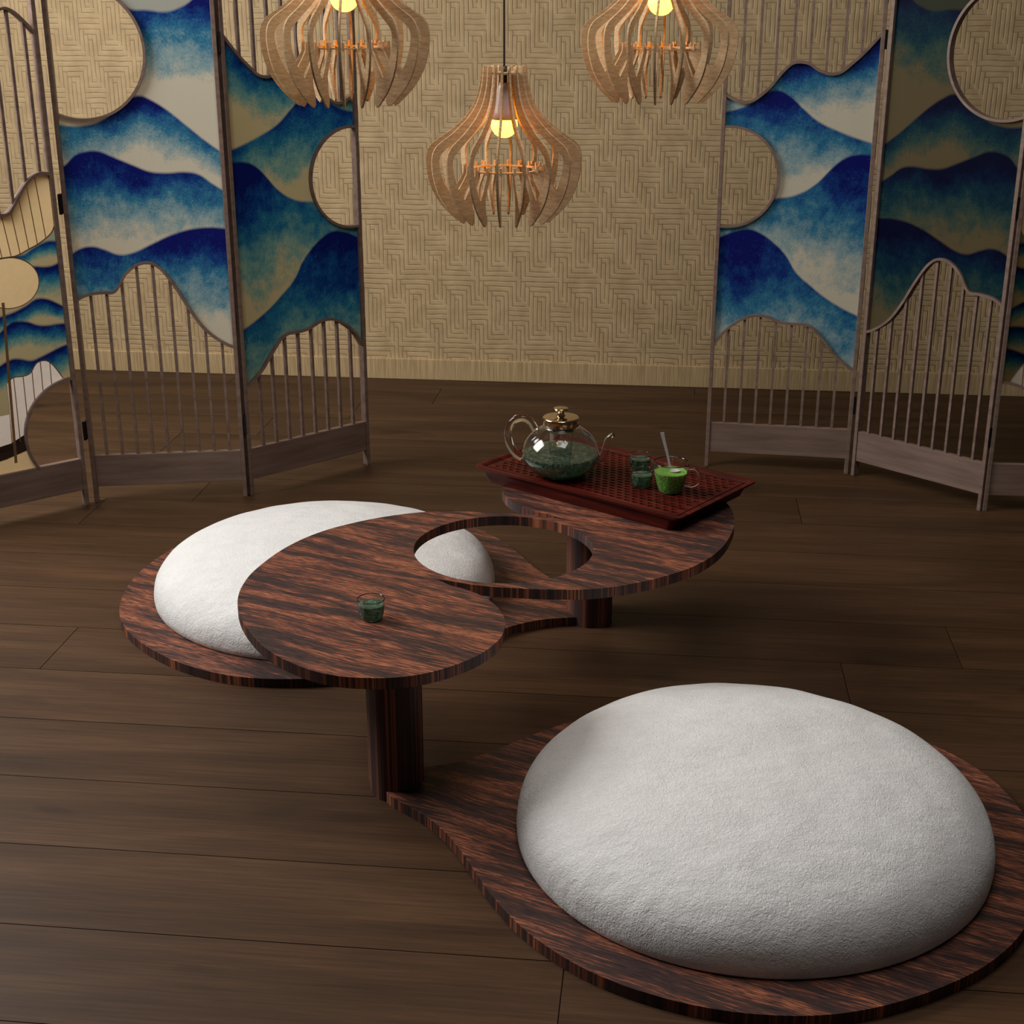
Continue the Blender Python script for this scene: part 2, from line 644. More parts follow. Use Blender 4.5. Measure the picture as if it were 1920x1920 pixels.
def build_floor():
    bm = bmesh.new()
    uvl = bm.loops.layers.uv.new('plank')
    g = 0.0011
    seams = {12: 0.478, 7: -0.130, 13: 0.779, 17: 0.464, 16: 0.172, 22: 1.07, 21: 0.774, 20: 0.473, 19: 0.175, 18: -0.105, 23: 0.143,
             8: 0.45, 9: 0.6, 10: 0.4, 11: 0.05, 14: -0.6, 15: -0.7}
    rnd = random.Random(3)
    for k in range(-10, 26):
        y0 = 0.0636 + 0.25 * k
        y1 = y0 + 0.25
        if k == 23:
            y1 = 6.02
        if k > 23:
            break
        off = seams.get(k, None)
        if off is None:
            off = rnd.uniform(1.1, 1.9)
        x = -8.0 + (off % 2.0)
        while x < 8:
            xa, xb = x, x + 2.0
            vs = [bm.verts.new((a, b, 0.0)) for a, b in ((xa + g, y0 + g), (xb - g, y0 + g), (xb - g, y1 - g), (xa + g, y1 - g))]
            lo = [bm.verts.new((v.co.x, v.co.y, -0.004)) for v in vs]
            f = bm.faces.new(vs)
            ou, ov = rnd.uniform(0, 60), rnd.uniform(0, 60)
            for l in f.loops:
                l[uvl].uv = (l.vert.co.x + ou, l.vert.co.y + ov)
            for i in range(4):
                sf = bm.faces.new([vs[i], lo[i], lo[(i + 1) % 4], vs[(i + 1) % 4]])
                for l in sf.loops:
                    l[uvl].uv = (ou, ov)
            x = xb
    # ground slab under the planks
    sl = [bm.verts.new(p) for p in ((-8, -2.5, -0.004), (8, -2.5, -0.004), (8, 6.05, -0.004), (-8, 6.05, -0.004))]
    f = bm.faces.new(sl)
    f.material_index = 1
    bl = [bm.verts.new((v.co.x, v.co.y, -0.06)) for v in sl]
    for i in range(4):
        q = bm.faces.new([sl[i], bl[i], bl[(i + 1) % 4], sl[(i + 1) % 4]])
        q.material_index = 1
    q = bm.faces.new(list(reversed(bl)))
    q.material_index = 1
    me = bpy.data.meshes.new('floor')
    bm.to_mesh(me)
    bm.free()
    me.materials.append(M_floor)
    me.materials.append(M_gap)
    o = bpy.data.objects.new('floor', me)
    S.collection.objects.link(o)
    o.rotation_euler = (0, 0, FA)
    return tag(o, None, None, kind='structure')


build_floor()
WA = math.radians(-6.265)
bm = bmesh.new()
box(bm, -5.5, 5.5, 0.0, 0.1, 0.0, 3.4)
o = mesh_obj('wall_back', bm, M_wall, loc=(-0.0, 5.99, 0))
o.rotation_euler = (0, 0, WA)
tag(o, None, None, kind='structure')
bm = bmesh.new()
box(bm, -5.5, 5.5, -0.014, 0.0, 0.0, 0.092)
o = mesh_obj('baseboard_back', bm, M_skirt, loc=(-0.0, 5.99, 0))
o.rotation_euler = (0, 0, WA)
bevel(o, 0.003)
tag(o, None, None, kind='structure')

# ------------------------------------------------------------ the tea table
TC = (-0.02, 3.10)
H = 0.37
TT = 0.024
half = [(0.155, 0.183), (0.119, 0.199), (0.073, 0.2175), (0.02, 0.232), (-0.030, 0.2395), (-0.085, 0.246), (-0.138, 0.2475), (-0.187, 0.2455), (-0.25, 0.229),
        (-0.327, 0.193), (-0.400, 0.143), (-0.449, 0.096), (-0.492, 0.036), (-0.529, -0.040), (-0.562, -0.145), (-0.572, -0.225),
        (-0.570, -0.290), (-0.557, -0.357), (-0.530, -0.432), (-0.488, -0.513), (-0.446, -0.570), (-0.398, -0.615), (-0.353, -0.646),
        (-0.310, -0.663), (-0.269, -0.670), (-0.209, -0.670), (-0.149, -0.653), (-0.092, -0.617), (-0.042, -0.567), (-0.012, -0.515),
        (0.001, -0.475), (0.006, -0.430), (0.003, -0.389), (-0.009, -0.345), (-0.030, -0.303), (-0.055, -0.270), (-0.084, -0.243), (-0.112, -0.226), (-0.155, -0.183)]
hs = spline(half, 5)
outline = hs[:-1] + [(-p[0], -p[1]) for p in hs[:-1]]
holep = [(0.2105 * math.cos(-2 * PI * i / 96), 0.2125 * math.sin(-2 * PI * i / 96)) for i in range(96)]

table = empty('tea_table', (TC[0], TC[1], 0))
tag(table, 'low rosewood tea table with swirling top, round hole and two attached seat bases', 'table')
bm = bmesh.new()
prism(bm, outline, [holep], H - TT, H)
o = mesh_obj('tabletop', bm, M_wood, table)
bevel(o, 0.0015, 2, 60)


def leg_bm():
    b = bmesh.new()
    pts = []
    for i in range(48):
        t = 2 * PI * i / 48
        c, s = math.cos(t), math.sin(t)
        e = 2 / 2.8
        x = 0.057 * math.copysign(abs(c) ** e, c)
        y = 0.080 * math.copysign(abs(s) ** e, s)
        a = math.radians(12)
        pts.append((-0.228 + x * math.cos(a) - y * math.sin(a), -0.432 + x * math.sin(a) + y * math.cos(a)))
    prism(b, pts, [], 0.0, H - TT + 0.001)
    return b


o = mesh_obj('leg', leg_bm(), M_wood, table)
o2 = o.copy()
S.collection.objects.link(o2)
o2.parent = table
o2.rotation_euler = (0, 0, PI)

plate = [(-0.262, -0.498), (-0.235, -0.528), (-0.195, -0.565), (-0.164, -0.594), (-0.132, -0.632), (-0.104, -0.678), (-0.075, -0.735), (-0.050, -0.800), (-0.027, -0.857),
         (0.003, -0.912), (0.030, -0.963), (0.063, -1.003), (0.099, -1.045), (0.145, -1.087), (0.205, -1.130), (0.295, -1.173), (0.385, -1.198),
         (0.476, -1.206), (0.55, -1.202), (0.62, -1.186), (0.724, -1.147), (0.839, -1.081), (0.925, -1.000), (0.993, -0.887), (1.038, -0.765), (1.056, -0.663), (1.062, -0.593),
         (1.058, -0.492), (1.042, -0.403), (1.016, -0.334), (0.977, -0.264), (0.926, -0.2), (0.867, -0.141), (0.813, -0.096), (0.761, -0.063),
         (0.689, -0.028), (0.643, -0.014), (0.55, 0.0), (0.452, -0.006), (0.36, -0.03), (0.27, -0.075), (0.19, -0.135), (0.12, -0.195), (0.06, -0.250),
         (0.0, -0.298), (-0.05, -0.332), (-0.10, -0.356), (-0.155, -0.366), (-0.22, -0.365), (-0.27, -0.40)]
near = plate[:26] + [(1.064, -0.595), (1.055, -0.520), (1.040, -0.455), (1.014, -0.400), (0.975, -0.338), (0.93, -0.285), (0.87, -0.227), (0.80, -0.176),
                     (0.72, -0.133), (0.63, -0.105), (0.53, -0.095), (0.43, -0.100), (0.34, -0.122), (0.26, -0.155), (0.20, -0.185), (0.143, -0.215), (0.086, -0.252), (0.034, -0.298),
                     (-0.027, -0.345), (-0.086, -0.392), (-0.166, -0.420), (-0.24, -0.42)]
far = plate
for pts, rz in ((near, 0), (far, PI)):
    pl = spline(smooth_pts(pts, 1), 4, closed=True)
    bm = bmesh.new()
    prism(bm, pl, [], 0.0, 0.025)
    o = mesh_obj('seat_base', bm, M_wood, table)
    o.rotation_euler = (0, 0, rz)
    bevel(o, 0.0015, 2, 60)


# ------------------------------------------------------------ cushions
def cushion(name, c, a, b, rot, h, label, seed):
    bm = bmesh.new()
    NF, NP = 144, 60
    rings = []
    # underside, tuck, then the dome
    prof = [(0.0, 0.0), (0.5, 0.0), (0.90, 0.0), (0.965, 0.010), (0.992, 0.05)]
    m, n = 2.476, 3.11
    for k in range(NP + 1):
        ps = math.radians(2 + 88 * k / NP)
        prof.append((math.cos(ps) ** (2 / m), math.sin(ps) ** (2 / n)))
    prof = [p for p in prof]
    zs = prof[5][1]
    q5 = prof[5][0]
    prof[:5] = [(0.0, 0.0), (0.5, 0.0), (0.975, 0.0), (0.990, 0.006), (0.997, 0.03)]
    for i, (q, t) in enumerate(prof):
        z = 0.025 + h * t
        if q < 1e-4:
            rings.append([bm.verts.new((c[0], c[1], z))])
            continue
        ring = []
        for k in range(NF):
            f = 2 * PI * k / NF
            x, y = a * math.cos(f) * (1 - 0.016 * math.sin(f)), b * math.sin(f)
            px, py = c[0] + q * (x * math.cos(rot) - y * math.sin(rot)), c[1] + q * (x * math.sin(rot) + y * math.cos(rot))
            d = 0.0
            if i > 6:
                v = Vector((px * 5 + seed, py * 5, z * 6))
                d = noise.noise(v) * 0.0045 + noise.noise(v * 2.6) * 0.0022
            ring.append(bm.verts.new((px, py, z + d)))
        rings.append(ring)
    for A, B in zip(rings[:-1], rings[1:]):
        for k in range(NF):
            j = (k + 1) % NF
            if len(A) == 1:
                bm.faces.new([A[0], B[k], B[j]])
            elif len(B) == 1:
                bm.faces.new([A[k], A[j], B[0]])
            else:
                bm.faces.new([A[k], A[j], B[j], B[k]])
    o = mesh_obj(name, bm, M_cush, smooth=True)
    return tag(o, label, 'cushion', 'round floor cushions on the seat bases')


cushion('floor_cushion', (0.4717, 2.4464), 0.465, 0.4644, 0.2543, 0.1762,
        'large round white textured cushion in the foreground, fully in the open', 3.0)
cushion('floor_cushion', (-0.5184, 3.6694), 0.4717, 0.4786, 3.2729, 0.1595,
        'round white cushion half hidden under the swirling tabletop', 9.0)


# ------------------------------------------------------------ folding screens
# every panel: local x across (0..0.5), local y thickness (front = -y), local z up
DEP, SW = 0.028, 0.013


def add_panel(parent, A, ang, kind, silk_mat, mirror=False):
    """kind: wide / narrow / outer; mirror flips across the panel"""
    W = 0.5
    mx = (lambda p: (W - p[0], p[1])) if mirror else (lambda p: p)
    bm = bmesh.new()
    box(bm, 0, SW, 0, DEP, 0, 1.8)
    box(bm, W - SW, W, 0, DEP, 0, 1.8)
    box(bm, SW, W - SW, 0.002, DEP - 0.002, 1.786, 1.8)
    pan = mesh_obj('panel', bm, M_frame, parent)
    pan.location = (A[0], A[1], 0)
    pan.rotation_euler = (0, 0, ang)
    bevel(pan, 0.001, 1)
    bm = bmesh.new()
    box(bm, SW, W - SW, 0.004, DEP - 0.004, 0.055, 0.162)
    bevel(mesh_obj('base_board', bm, M_frame, pan), 0.001, 1)

    def rim(path, closed=False):
        path = [mx(p) for p in path]
        bm = bmesh.new()
        n = len(path)
        rows = []
        hw = 0.0042
        for i in range(n):
            a = path[max(i - 1, 0)]
            b = path[min(i + 1, n - 1)]
            t = Vector((b[0] - a[0], b[1] - a[1])).normalized()
            nx, nz = -t[1] * hw, t[0] * hw
            p = path[i]
            rows.append([bm.verts.new((p[0] + nx, 0.001, p[1] + nz)), bm.verts.new((p[0] - nx, 0.001, p[1] - nz)),
                         bm.verts.new((p[0] - nx, DEP - 0.001, p[1] - nz)), bm.verts.new((p[0] + nx, DEP - 0.001, p[1] + nz))])
        for r0, r1 in zip(rows[:-1], rows[1:]):
            for k in range(4):
                j = (k + 1) % 4
                bm.faces.new([r0[k], r0[j], r1[j], r1[k]])
        bm.faces.new(rows[0])
        bm.faces.new(list(reversed(rows[-1])))
        mesh_obj('curved_rim', bm, M_frame, pan)

    def yat(path, x):
        for p, q in zip(path[:-1], path[1:]):
            if p[0] <= x <= q[0] and q[0] > p[0]:
                return p[1] + (q[1] - p[1]) * (x - p[0]) / (q[0] - p[0])
        return path[-1][1] if x > path[-1][0] else path[0][1]

    def bar(x, z0, z1):
        xx = mx((x, 0))[0]
        bm = bmesh.new()
        box(bm, xx - 0.0042, xx + 0.0042, 0.008, 0.020, z0, z1)
        mesh_obj('bar', bm, M_frame, pan)

    def silk(poly, y0=0.0125, hole=None):
        poly = [mx(p) for p in poly]
        loops = [poly] + ([[mx(p) for p in hole]] if hole else [])
        flat = [p for l in loops for p in l]
        bm = bmesh.new()
        vs = [bm.verts.new((p[0], y0, p[1])) for p in flat]
        for t in tessellate_polygon([[Vector((p[0], p[1], 0)) for p in l] for l in loops]):
            bm.faces.new([vs[i] for i in t])
        mesh_obj('painted_silk', bm, silk_mat, pan)

    e = SW
    if kind == 'wide':
        wv = spline([(0.004, 0.672), (0.03, 0.687), (0.06, 0.696), (0.10, 0.699), (0.12, 0.698), (0.135, 0.706), (0.15, 0.728), (0.168, 0.755), (0.20, 0.781), (0.232, 0.790), (0.261, 0.784),
                     (0.291, 0.755), (0.328, 0.695), (0.357, 0.640), (0.391, 0.586), (0.423, 0.552), (0.463, 0.524), (0.496, 0.510)], 5)
        rim(wv)
        c, R = (0.088, 1.423), 0.1965
        th0 = math.acos((0.006 - c[0]) / R)
        arc = [(c[0] + R * math.cos(th0 - 2 * th0 * i / 60), c[1] + R * math.sin(th0 - 2 * th0 * i / 60)) for i in range(61)]
        rim(arc)
        silk([(0.006, wv[0][1])] + wv[1:-1] + [(0.494, wv[-1][1]), (0.494, 1.787), (0.006, 1.787)] + arc)
        for k in range(9):
            x = 0.0535 + 0.0497 * k
            bar(x, 0.160, yat(wv, x) - 0.002)
    elif kind == 'narrow':
        wv = spline([(0.004, 0.428), (0.04, 0.484), (0.074, 0.516), (0.115, 0.541), (0.153, 0.550), (0.19, 0.546), (0.229, 0.531), (0.272, 0.526), (0.313, 0.526), (0.344, 0.512),
                     (0.383, 0.470), (0.425, 0.420), (0.46, 0.392), (0.496, 0.366)], 5)
        tw = spline([(0.004, 1.285), (0.02, 1.270), (0.05, 1.256), (0.08, 1.252), (0.113, 1.267), (0.152, 1.302), (0.183, 1.342), (0.212, 1.371), (0.236, 1.379), (0.27, 1.374), (0.305, 1.353),
                     (0.34, 1.343), (0.373, 1.350), (0.408, 1.379), (0.445, 1.415), (0.496, 1.475)], 5)
        rim(wv)
        rim(tw)
        c, R = (0.032, 1.012), 0.163
        th0 = math.acos((0.006 - c[0]) / R)
        arc = [(c[0] + R * math.cos(-th0 + 2 * th0 * i / 60), c[1] + R * math.sin(-th0 + 2 * th0 * i / 60)) for i in range(61)]
        rim(arc)
        silk([(0.006, wv[0][1])] + wv[1:-1] + [(0.494, wv[-1][1]), (0.494, tw[-1][1])] + list(reversed(tw))[1:-1] + [(0.006, tw[0][1])] + list(reversed(arc)))
        for k in range(8):
            x = 0.0595 + 0.0532 * k
            bar(x, 0.160, yat(wv, x) - 0.002)
            bar(x, yat(tw, x) + 0.002, 1.788)
    else:
        # outer: x measured so that 0.5 is the hinge side
        wv = spline([(0.004, 1.02), (0.10, 1.06), (0.20, 1.03), (0.27, 0.985), (0.325, 0.963), (0.35, 0.966), (0.369, 0.988), (0.394, 1.023), (0.414, 1.049), (0.436, 1.067), (0.456, 1.075),
                     (0.480, 1.074), (0.496, 1.068)], 6)
        ar = spline([(0.004, 1.30), (0.12, 1.34), (0.22, 1.42), (0.32, 1.50), (0.372, 1.533), (0.4, 1.546), (0.418, 1.545), (0.440, 1.532), (0.467, 1.505), (0.488, 1.480), (0.496, 1.470)], 6)
        rim(wv)
        rim(ar)
        c, R = (0.492, 0.258), 0.174
        ths = math.asin((0.160 - c[1]) / R)
        arc = [(c[0] + R * math.cos(PI / 2 + (PI / 2 - ths) * i / 40), c[1] + R * math.sin(PI / 2 + (PI / 2 - ths) * i / 40)) for i in range(41)]
        rim(arc)
        UL = [(0.006, 0.96), (0.15, 0.90), (0.25, 0.85), (0.308, 0.836), (0.358, 0.837), (0.402, 0.853), (0.428, 0.863), (0.46, 0.881), (0.479, 0.897), (0.490, 0.918), (0.494, 0.935)]
        WT = spline([(0.283, 0.450), (0.304, 0.464), (0.337, 0.463), (0.36, 0.470), (0.381, 0.496), (0.402, 0.502), (0.422, 0.496), (0.443, 0.470), (0.462, 0.436)], 3)
        DC = [(0.328 + 0.092 * math.cos(2 * PI * k / 48), 0.7555 + 0.077 * math.sin(2 * PI * k / 48)) for k in range(48)]
        silk([(0.006, 0.348), (0.278, 0.350)] + WT + [p for p in reversed(arc) if p[0] > 0.462] + list(reversed(UL)), hole=DC)
        for x in (0.04, 0.087, 0.134, 0.181, 0.228, 0.275, 0.322, 0.369, 0.415, 0.462):
            bar(x, yat(wv, x) + 0.002, yat(ar, x) - 0.002)

        def motif(poly, mt, y=0.0122):
            poly = [mx(p) for p in poly]
            bm = bmesh.new()
            vs = [bm.verts.new((p[0], y, p[1])) for p in poly]
            for t in tessellate_polygon([[Vector((p[0], p[1], 0)) for p in poly]]):
                bm.faces.new([vs[i] for i in t])
            mesh_obj('printed_motif', bm, mt, pan)

        def line(p, q, wd, mt, y=0.0112):
            p, q = mx(p), mx(q)
            t = Vector((q[0] - p[0], q[1] - p[1])).normalized() * wd / 2
            bm = bmesh.new()
            prism(bm, [(p[0] - t[1], p[1] + t[0]), (p[0] + t[1], p[1] - t[0]), (q[0] + t[1], q[1] - t[0]), (q[0] - t[1], q[1] + t[0])], [], y, y + 0.0004, 'y')
            mesh_obj('printed_motif', bm, mt, pan)
        # printed picture of a screen: upper bars, plain disc, white ground with bars, floor
        up = [(0.22, 0.865), (0.25, 0.85), (0.308, 0.836), (0.358, 0.837), (0.402, 0.853), (0.428, 0.863), (0.46, 0.881), (0.479, 0.897), (0.490, 0.918), (0.494, 0.935), (0.494, 1.066)]
        w2 = [p for p in reversed(wv) if 0.22 < p[0] < 0.49]
        motif([(0.006, 0.965), (0.15, 0.90)] + up[1:] + [p for p in reversed(wv) if p[0] < 0.49], M_pr_tan)
        ul = spline([(0.308, 0.834), (0.358, 0.836), (0.402, 0.853), (0.428, 0.863), (0.46, 0.881), (0.479, 0.897), (0.490, 0.918), (0.494, 0.935)], 3)
        for p, q in zip(ul[:-1], ul[1:]):
            line(p, q, 0.004, M_pr_brown)
        for k in range(-7, 8):
            x = 0.250 + 0.0285 * k
            bt = yat(ul, x + 0.008) + 0.001 if x > 0.30 else yat(UL, x + 0.008)
            line((x + 0.008, bt), (x - 0.006, yat(wv, x) - 0.004), 0.0028, M_pr_brown)
        dc = [(0.328 + 0.093 * math.cos(2 * PI * k / 48), 0.757 + 0.078 * math.sin(2 * PI * k / 48)) for k in range(48)]
        motif(dc, M_pr_tan)
        for k in range(48):
            line(dc[k], dc[(k + 1) % 48], 0.0028, M_pr_brown)
        wt = spline([(0.283, 0.450), (0.304, 0.464), (0.337, 0.463), (0.36, 0.470), (0.381, 0.496), (0.402, 0.502), (0.422, 0.496), (0.443, 0.470), (0.462, 0.436)], 3)
        low = [(0.396, 0.406), (0.358, 0.380), (0.332, 0.343), (0.320, 0.309), (0.318, 0.271), (0.276, 0.235)]
        motif(wt + low, M_pr_white)
        for p, q in zip(wt[:-1], wt[1:]):
            line(p, q, 0.0032, M_pr_brown)
        for k in range(5):
            x = 0.305 + 0.030 * k
            b0 = 0.255 if x < 0.32 else c[1] + math.sqrt(max(0, R * R - (x - c[0]) ** 2)) + 0.004
            line((x, yat(wt, x)), (x - 0.002 if k else x - 0.004, b0), 0.0028, M_pr_brown)
        motif([(0.006, 0.345), (0.278, 0.350), (0.272, 0.235), (0.006, 0.215)], M_pr_white)
        motif([(0.006, 0.222), (0.272, 0.256), (0.318, 0.276), (0.322, 0.224), (0.25, 0.208), (0.006, 0.178)], M_pr_dark, 0.0119)
        motif([(0.006, 0.163), (0.354, 0.163), (0.33, 0.20), (0.322, 0.223), (0.25, 0.206), (0.006, 0.176)], M_pr_tan, 0.0116)
        line((0.301, 0.70), (0.279, 0.19), 0.009, M_pr_brown, 0.0108)
    return pan


def hinge(parent, P, z0, z1):
    bm = bmesh.new()
    ang = 0.0
    box(bm, P[0] - 0.004, P[0] + 0.004, P[1] - 0.001, P[1] + 0.022, z0, z1)
    o = mesh_obj('hinge', bm, M_black, parent)
    return o


A1 = (-1.7790, 4.0960)
a1 = math.radians(39.65)
A2 = (-1.3840, 4.4375)
a2 = math.radians(6.9)
A3 = (-0.876, 4.504)
a3 = math.radians(42.3)
scr = empty('folding_screen', (-1.1, 4.5, 0))
tag(scr, 'left wooden folding screen with mountain painted silk, slatted lower panels and round openings', 'folding screen', 'folding screens before the woven wall')
T = lambda A, E: (A[0] - E[0], A[1] - E[1])
E0 = (-1.1, 4.5)
p1 = add_panel(scr, T(A1, E0), a1, 'outer', M_outer_t)
p2 = add_panel(scr, T(A2, E0), a2, 'wide', M_wide_b)
p3 = add_panel(scr, T(A3, E0), a3, 'narrow', M_inner_t, mirror=True)
for P, zz in (((-1.3895, 4.426), ((0.22, 0.283), (0.947, 1.009))), ((-0.8805, 4.502), ((0.22, 0.283), (1.42, 1.479)))):
    for z0, z1 in zz:
        hinge(scr, T(P, E0), z0, z1)

AI = (0.687, 4.822)
ai = math.radians(-10.4)
AR = (1.186, 4.722)
ar_ = math.radians(-47.1)
AO = (1.535, 4.355)
ao = math.radians(-5.4)
scr2 = empty('folding_screen', (1.2, 4.6, 0))
tag(scr2, 'right wooden folding screen with mountain painted silk, cut off by the right picture edge', 'folding screen', 'folding screens before the woven wall')
E0 = (1.2, 4.6)
add_panel(scr2, T(AI, E0), ai, 'narrow', M_inner_b)
add_panel(scr2, T(AR, E0), ar_, 'wide', M_wide_t, mirror=True)
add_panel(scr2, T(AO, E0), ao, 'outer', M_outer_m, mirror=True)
for P, zz in (((1.1815, 4.728), ((0.22, 0.283), (1.42, 1.479))), ((1.5305, 4.356), ((0.22, 0.283), (0.947, 1.009)))):
    for z0, z1 in zz:
        hinge(scr2, T(P, E0), z0, z1)

# ------------------------------------------------------------ pendant lamps
K = 0.0002646


def fin_mesh():
    out = spline([(0.049, 0.0), (0.0515, -0.0265), (0.057, -0.053), (0.0675, -0.079), (0.084, -0.102), (0.103, -0.120), (0.127, -0.1390), (0.152, -0.1550), (0.163, -0.1650), (0.1698, -0.1780),
                  (0.172, -0.197), (0.1700, -0.2220), (0.163, -0.2500), (0.152, -0.2740), (0.136, -0.2970), (0.118, -0.3150), (0.105, -0.3270)], 3)
    prg = [(0.0985, -0.3300), (0.0935, -0.3240), (0.0940, -0.308), (0.0985, -0.290), (0.0990, -0.276), (0.0950, -0.262), (0.0860, -0.247), (0.0780, -0.234), (0.0755, -0.222), (0.0755, -0.206),
           (0.0800, -0.206), (0.0800, -0.212), (0.0850, -0.212), (0.0850, -0.206), (0.0895, -0.206), (0.0905, -0.222), (0.0990, -0.238), (0.111, -0.256), (0.1215, -0.273)]
    inn = spline([(0.1215, -0.273), (0.131, -0.263), (0.1425, -0.243), (0.1510, -0.220), (0.1550, -0.199), (0.1545, -0.187), (0.149, -0.177), (0.135, -0.1655), (0.117, -0.152), (0.096, -0.137),
                  (0.075, -0.119), (0.0585, -0.098), (0.047, -0.072), (0.0400, -0.038), (0.036, 0.0)], 3)
    poly = out + prg[:-1] + inn
    bm = bmesh.new()
    prism(bm, poly, [], -0.002, 0.002, 'y')
    bmesh.ops.recalc_face_normals(bm, faces=bm.faces)
    me = bpy.data.meshes.new('shade_fin')
    bm.to_mesh(me)
    bm.free()
    me.materials.append(M_fin)
    return me


FIN = fin_mesh()


def lamp(cx, cy, ztop, rot, label):
    L = empty('pendant_lamp', (cx, cy, ztop), rot)
    tag(L, label, 'lamp', 'wooden fin pendant lamps hanging over the table')
    for k in range(18):
        o = bpy.data.objects.new('shade_fin', FIN)
        S.collection.objects.link(o)
        o.parent = L
        o.rotation_euler = (0, 0, 2 * PI * k / 18)

    def ring(r0, r1, z0, z1, name):
        bm = bmesh.new()
        c0 = [(r1 * math.cos(2 * PI * i / 64), r1 * math.sin(2 * PI * i / 64)) for i in range(64)]
        c1 = [(r0 * math.cos(2 * PI * i / 64), r0 * math.sin(2 * PI * i / 64)) for i in range(64)]
        prism(bm, c0, [c1], z0, z1)
        mesh_obj(name, bm, M_fin, L)
    ring(0.0720, 0.0805, -0.2190, -0.2160, 'inner_ring')
    ring(0.008, 0.039, -0.016, -0.012, 'top_ring')
    bm = bmesh.new()
    lathe(bm, [(0, -0.034), (0.010, -0.034), (0.013, -0.045), (0.018, -0.070), (0.0245, -0.095), (0.0275, -0.111), (0.0, -0.111)], 32)
    mesh_obj('bulb_neck', bm, M_porc, L, smooth=True)
    bm = bmesh.new()
    pr = [(0.0, -0.1112), (0.0275, -0.1112)]
    for k in range(1, 13):
        t = PI / 2 * k / 12
        pr.append((0.0290 * math.cos(t), -0.121 - 0.0290 * math.sin(t)))
    pr[-1] = (0.0, pr[-1][1])
    lathe(bm, pr, 32)
    mesh_obj('bulb', bm, M_bulb, L, smooth=True)
    bm = bmesh.new()
    lathe(bm, [(0, 0.000), (0.0055, 0.0), (0.0065, -0.012), (0.0065, -0.034), (0, -0.034)], 20)
    mesh_obj('socket_cap', bm, M_cord, L, smooth=True)
    bm = bmesh.new()
    tube(bm, [(0, 0, -0.001), (0, 0, 0.6), (0, 0, 3.36 - ztop)], 0.0024, 10)
    mesh_obj('cord', bm, M_cord, L)


lamp(-0.0168, 3.20, 1.4440, math.radians(5), 'lowest and middle wooden fin pendant lamp, its black cord in view')
lamp(-0.3360, 3.03, 1.7060, math.radians(12), 'left wooden fin pendant lamp, cut off at the top, overlapping the left folding screen')
lamp(0.3230, 3.27, 1.6950, math.radians(1), 'right wooden fin pendant lamp, cut off at the top, nearest the right folding screen')
bm = bmesh.new()
box(bm, -5.5, 5.5, -8.3, 0.1, 3.4, 3.5)
M_ceil = simple('ceiling_paint', lin(150, 140, 126), 0.9)
o = mesh_obj('ceiling', bm, M_ceil, loc=(0, 5.99, 0))
o.rotation_euler = (0, 0, WA)
tag(o, None, None, kind='structure')

# ------------------------------------------------------------ tea tray
TR = (0.265, 3.525)
ta = math.radians(-39.3)
tray = empty('tea_tray', (TR[0], TR[1], H), ta)
tag(tray, 'dark red mahogany tea tray with slotted top on the far end of the table', 'tray')
bm = bmesh.new()


def rr(hx, hy, r, n=5):
    P = []
    for cx, cy, a0 in ((hx - r, hy - r, 0), (-hx + r, hy - r, 90), (-hx + r, -hy + r, 180), (hx - r, -hy + r, 270)):
        for i in range(n + 1):
            t = math.radians(a0 + 90 * i / n)
            P.append((cx + r * math.cos(t), cy + r * math.sin(t)))
    return P


def loft(bm, secs):
    R = [[bm.verts.new((p[0], p[1], z)) for p in pts] for pts, z in secs]
    for a, b in zip(R[:-1], R[1:]):
        n = len(a)
        for i in range(n):
            bm.faces.new([a[i], a[(i + 1) % n], b[(i + 1) % n], b[i]])
    bm.faces.new(list(reversed(R[0])))
    bm.faces.new(R[-1])


TH = 0.043
loft(bm, [(rr(0.289, 0.169, 0.012), 0.0), (rr(0.293, 0.172, 0.012), 0.012), (rr(0.302, 0.176, 0.014), 0.028), (rr(0.322, 0.183, 0.014), TH - 0.006), (rr(0.324, 0.184, 0.014), TH),
          (rr(0.312, 0.173, 0.012), TH), (rr(0.304, 0.165, 0.010), TH - 0.0042), (rr(0.300, 0.161, 0.010), TH - 0.012)])
mesh_obj('tray_body', bm, M_tray, tray)
# slotted top: rows of staggered short slots
bm = bmesh.new()
nx, ny = 25, 37
x0, x1, y0, y1 = -0.300, 0.300, -0.161, 0.161
px = (x1 - x0 - 0.02) / nx
rows_y = [y0 + 0.006 + i * (y1 - y0 - 0.012) / ny for i in range(ny + 1)]
zt = TH - 0.0042
vc = {}


def gv(x, y, z=0.0):
    k = (round(x, 5), round(y, 5), round(z, 5))
    if k not in vc:
        vc[k] = bm.verts.new((x, y, z))
    return vc[k]


def quad(xa, xb, ya, yb):
    bm.faces.new([gv(xa, ya, zt), gv(xb, ya, zt), gv(xb, yb, zt), gv(xa, yb, zt)])


quad(x0, x1, y0, rows_y[0])
quad(x0, x1, rows_y[-1], y1)
for j in range(ny):
    ya, yb = rows_y[j], rows_y[j + 1]
    if j % 2 == 0:
        quad(x0, x1, ya, yb)
        continue
    xs = x0 + 0.01 + (px * 0.5 if (j // 2) % 2 else 0.0)
    quad(x0, xs, ya, yb)
    nn = nx - (1 if (j // 2) % 2 else 0)
    for i in range(nn):
        a = xs + i * px
        quad(a, a + px * 0.36, ya, yb)
    quad(xs + nn * px, x1, ya, yb)
top = mesh_obj('slotted_top', bm, M_tray, tray)
bm = bmesh.new()
bm.from_mesh(top.data)
bm.normal_update()
for f in bm.faces:
    if f.normal.z < 0:
        f.normal_flip()
bm.to_mesh(top.data)
bm.free()
sm = top.modifiers.new('thick', 'SOLIDIFY')
sm.thickness = 0.004
sm.offset = -1

TZ = H + TH - 0.0042     # height of the tray surface


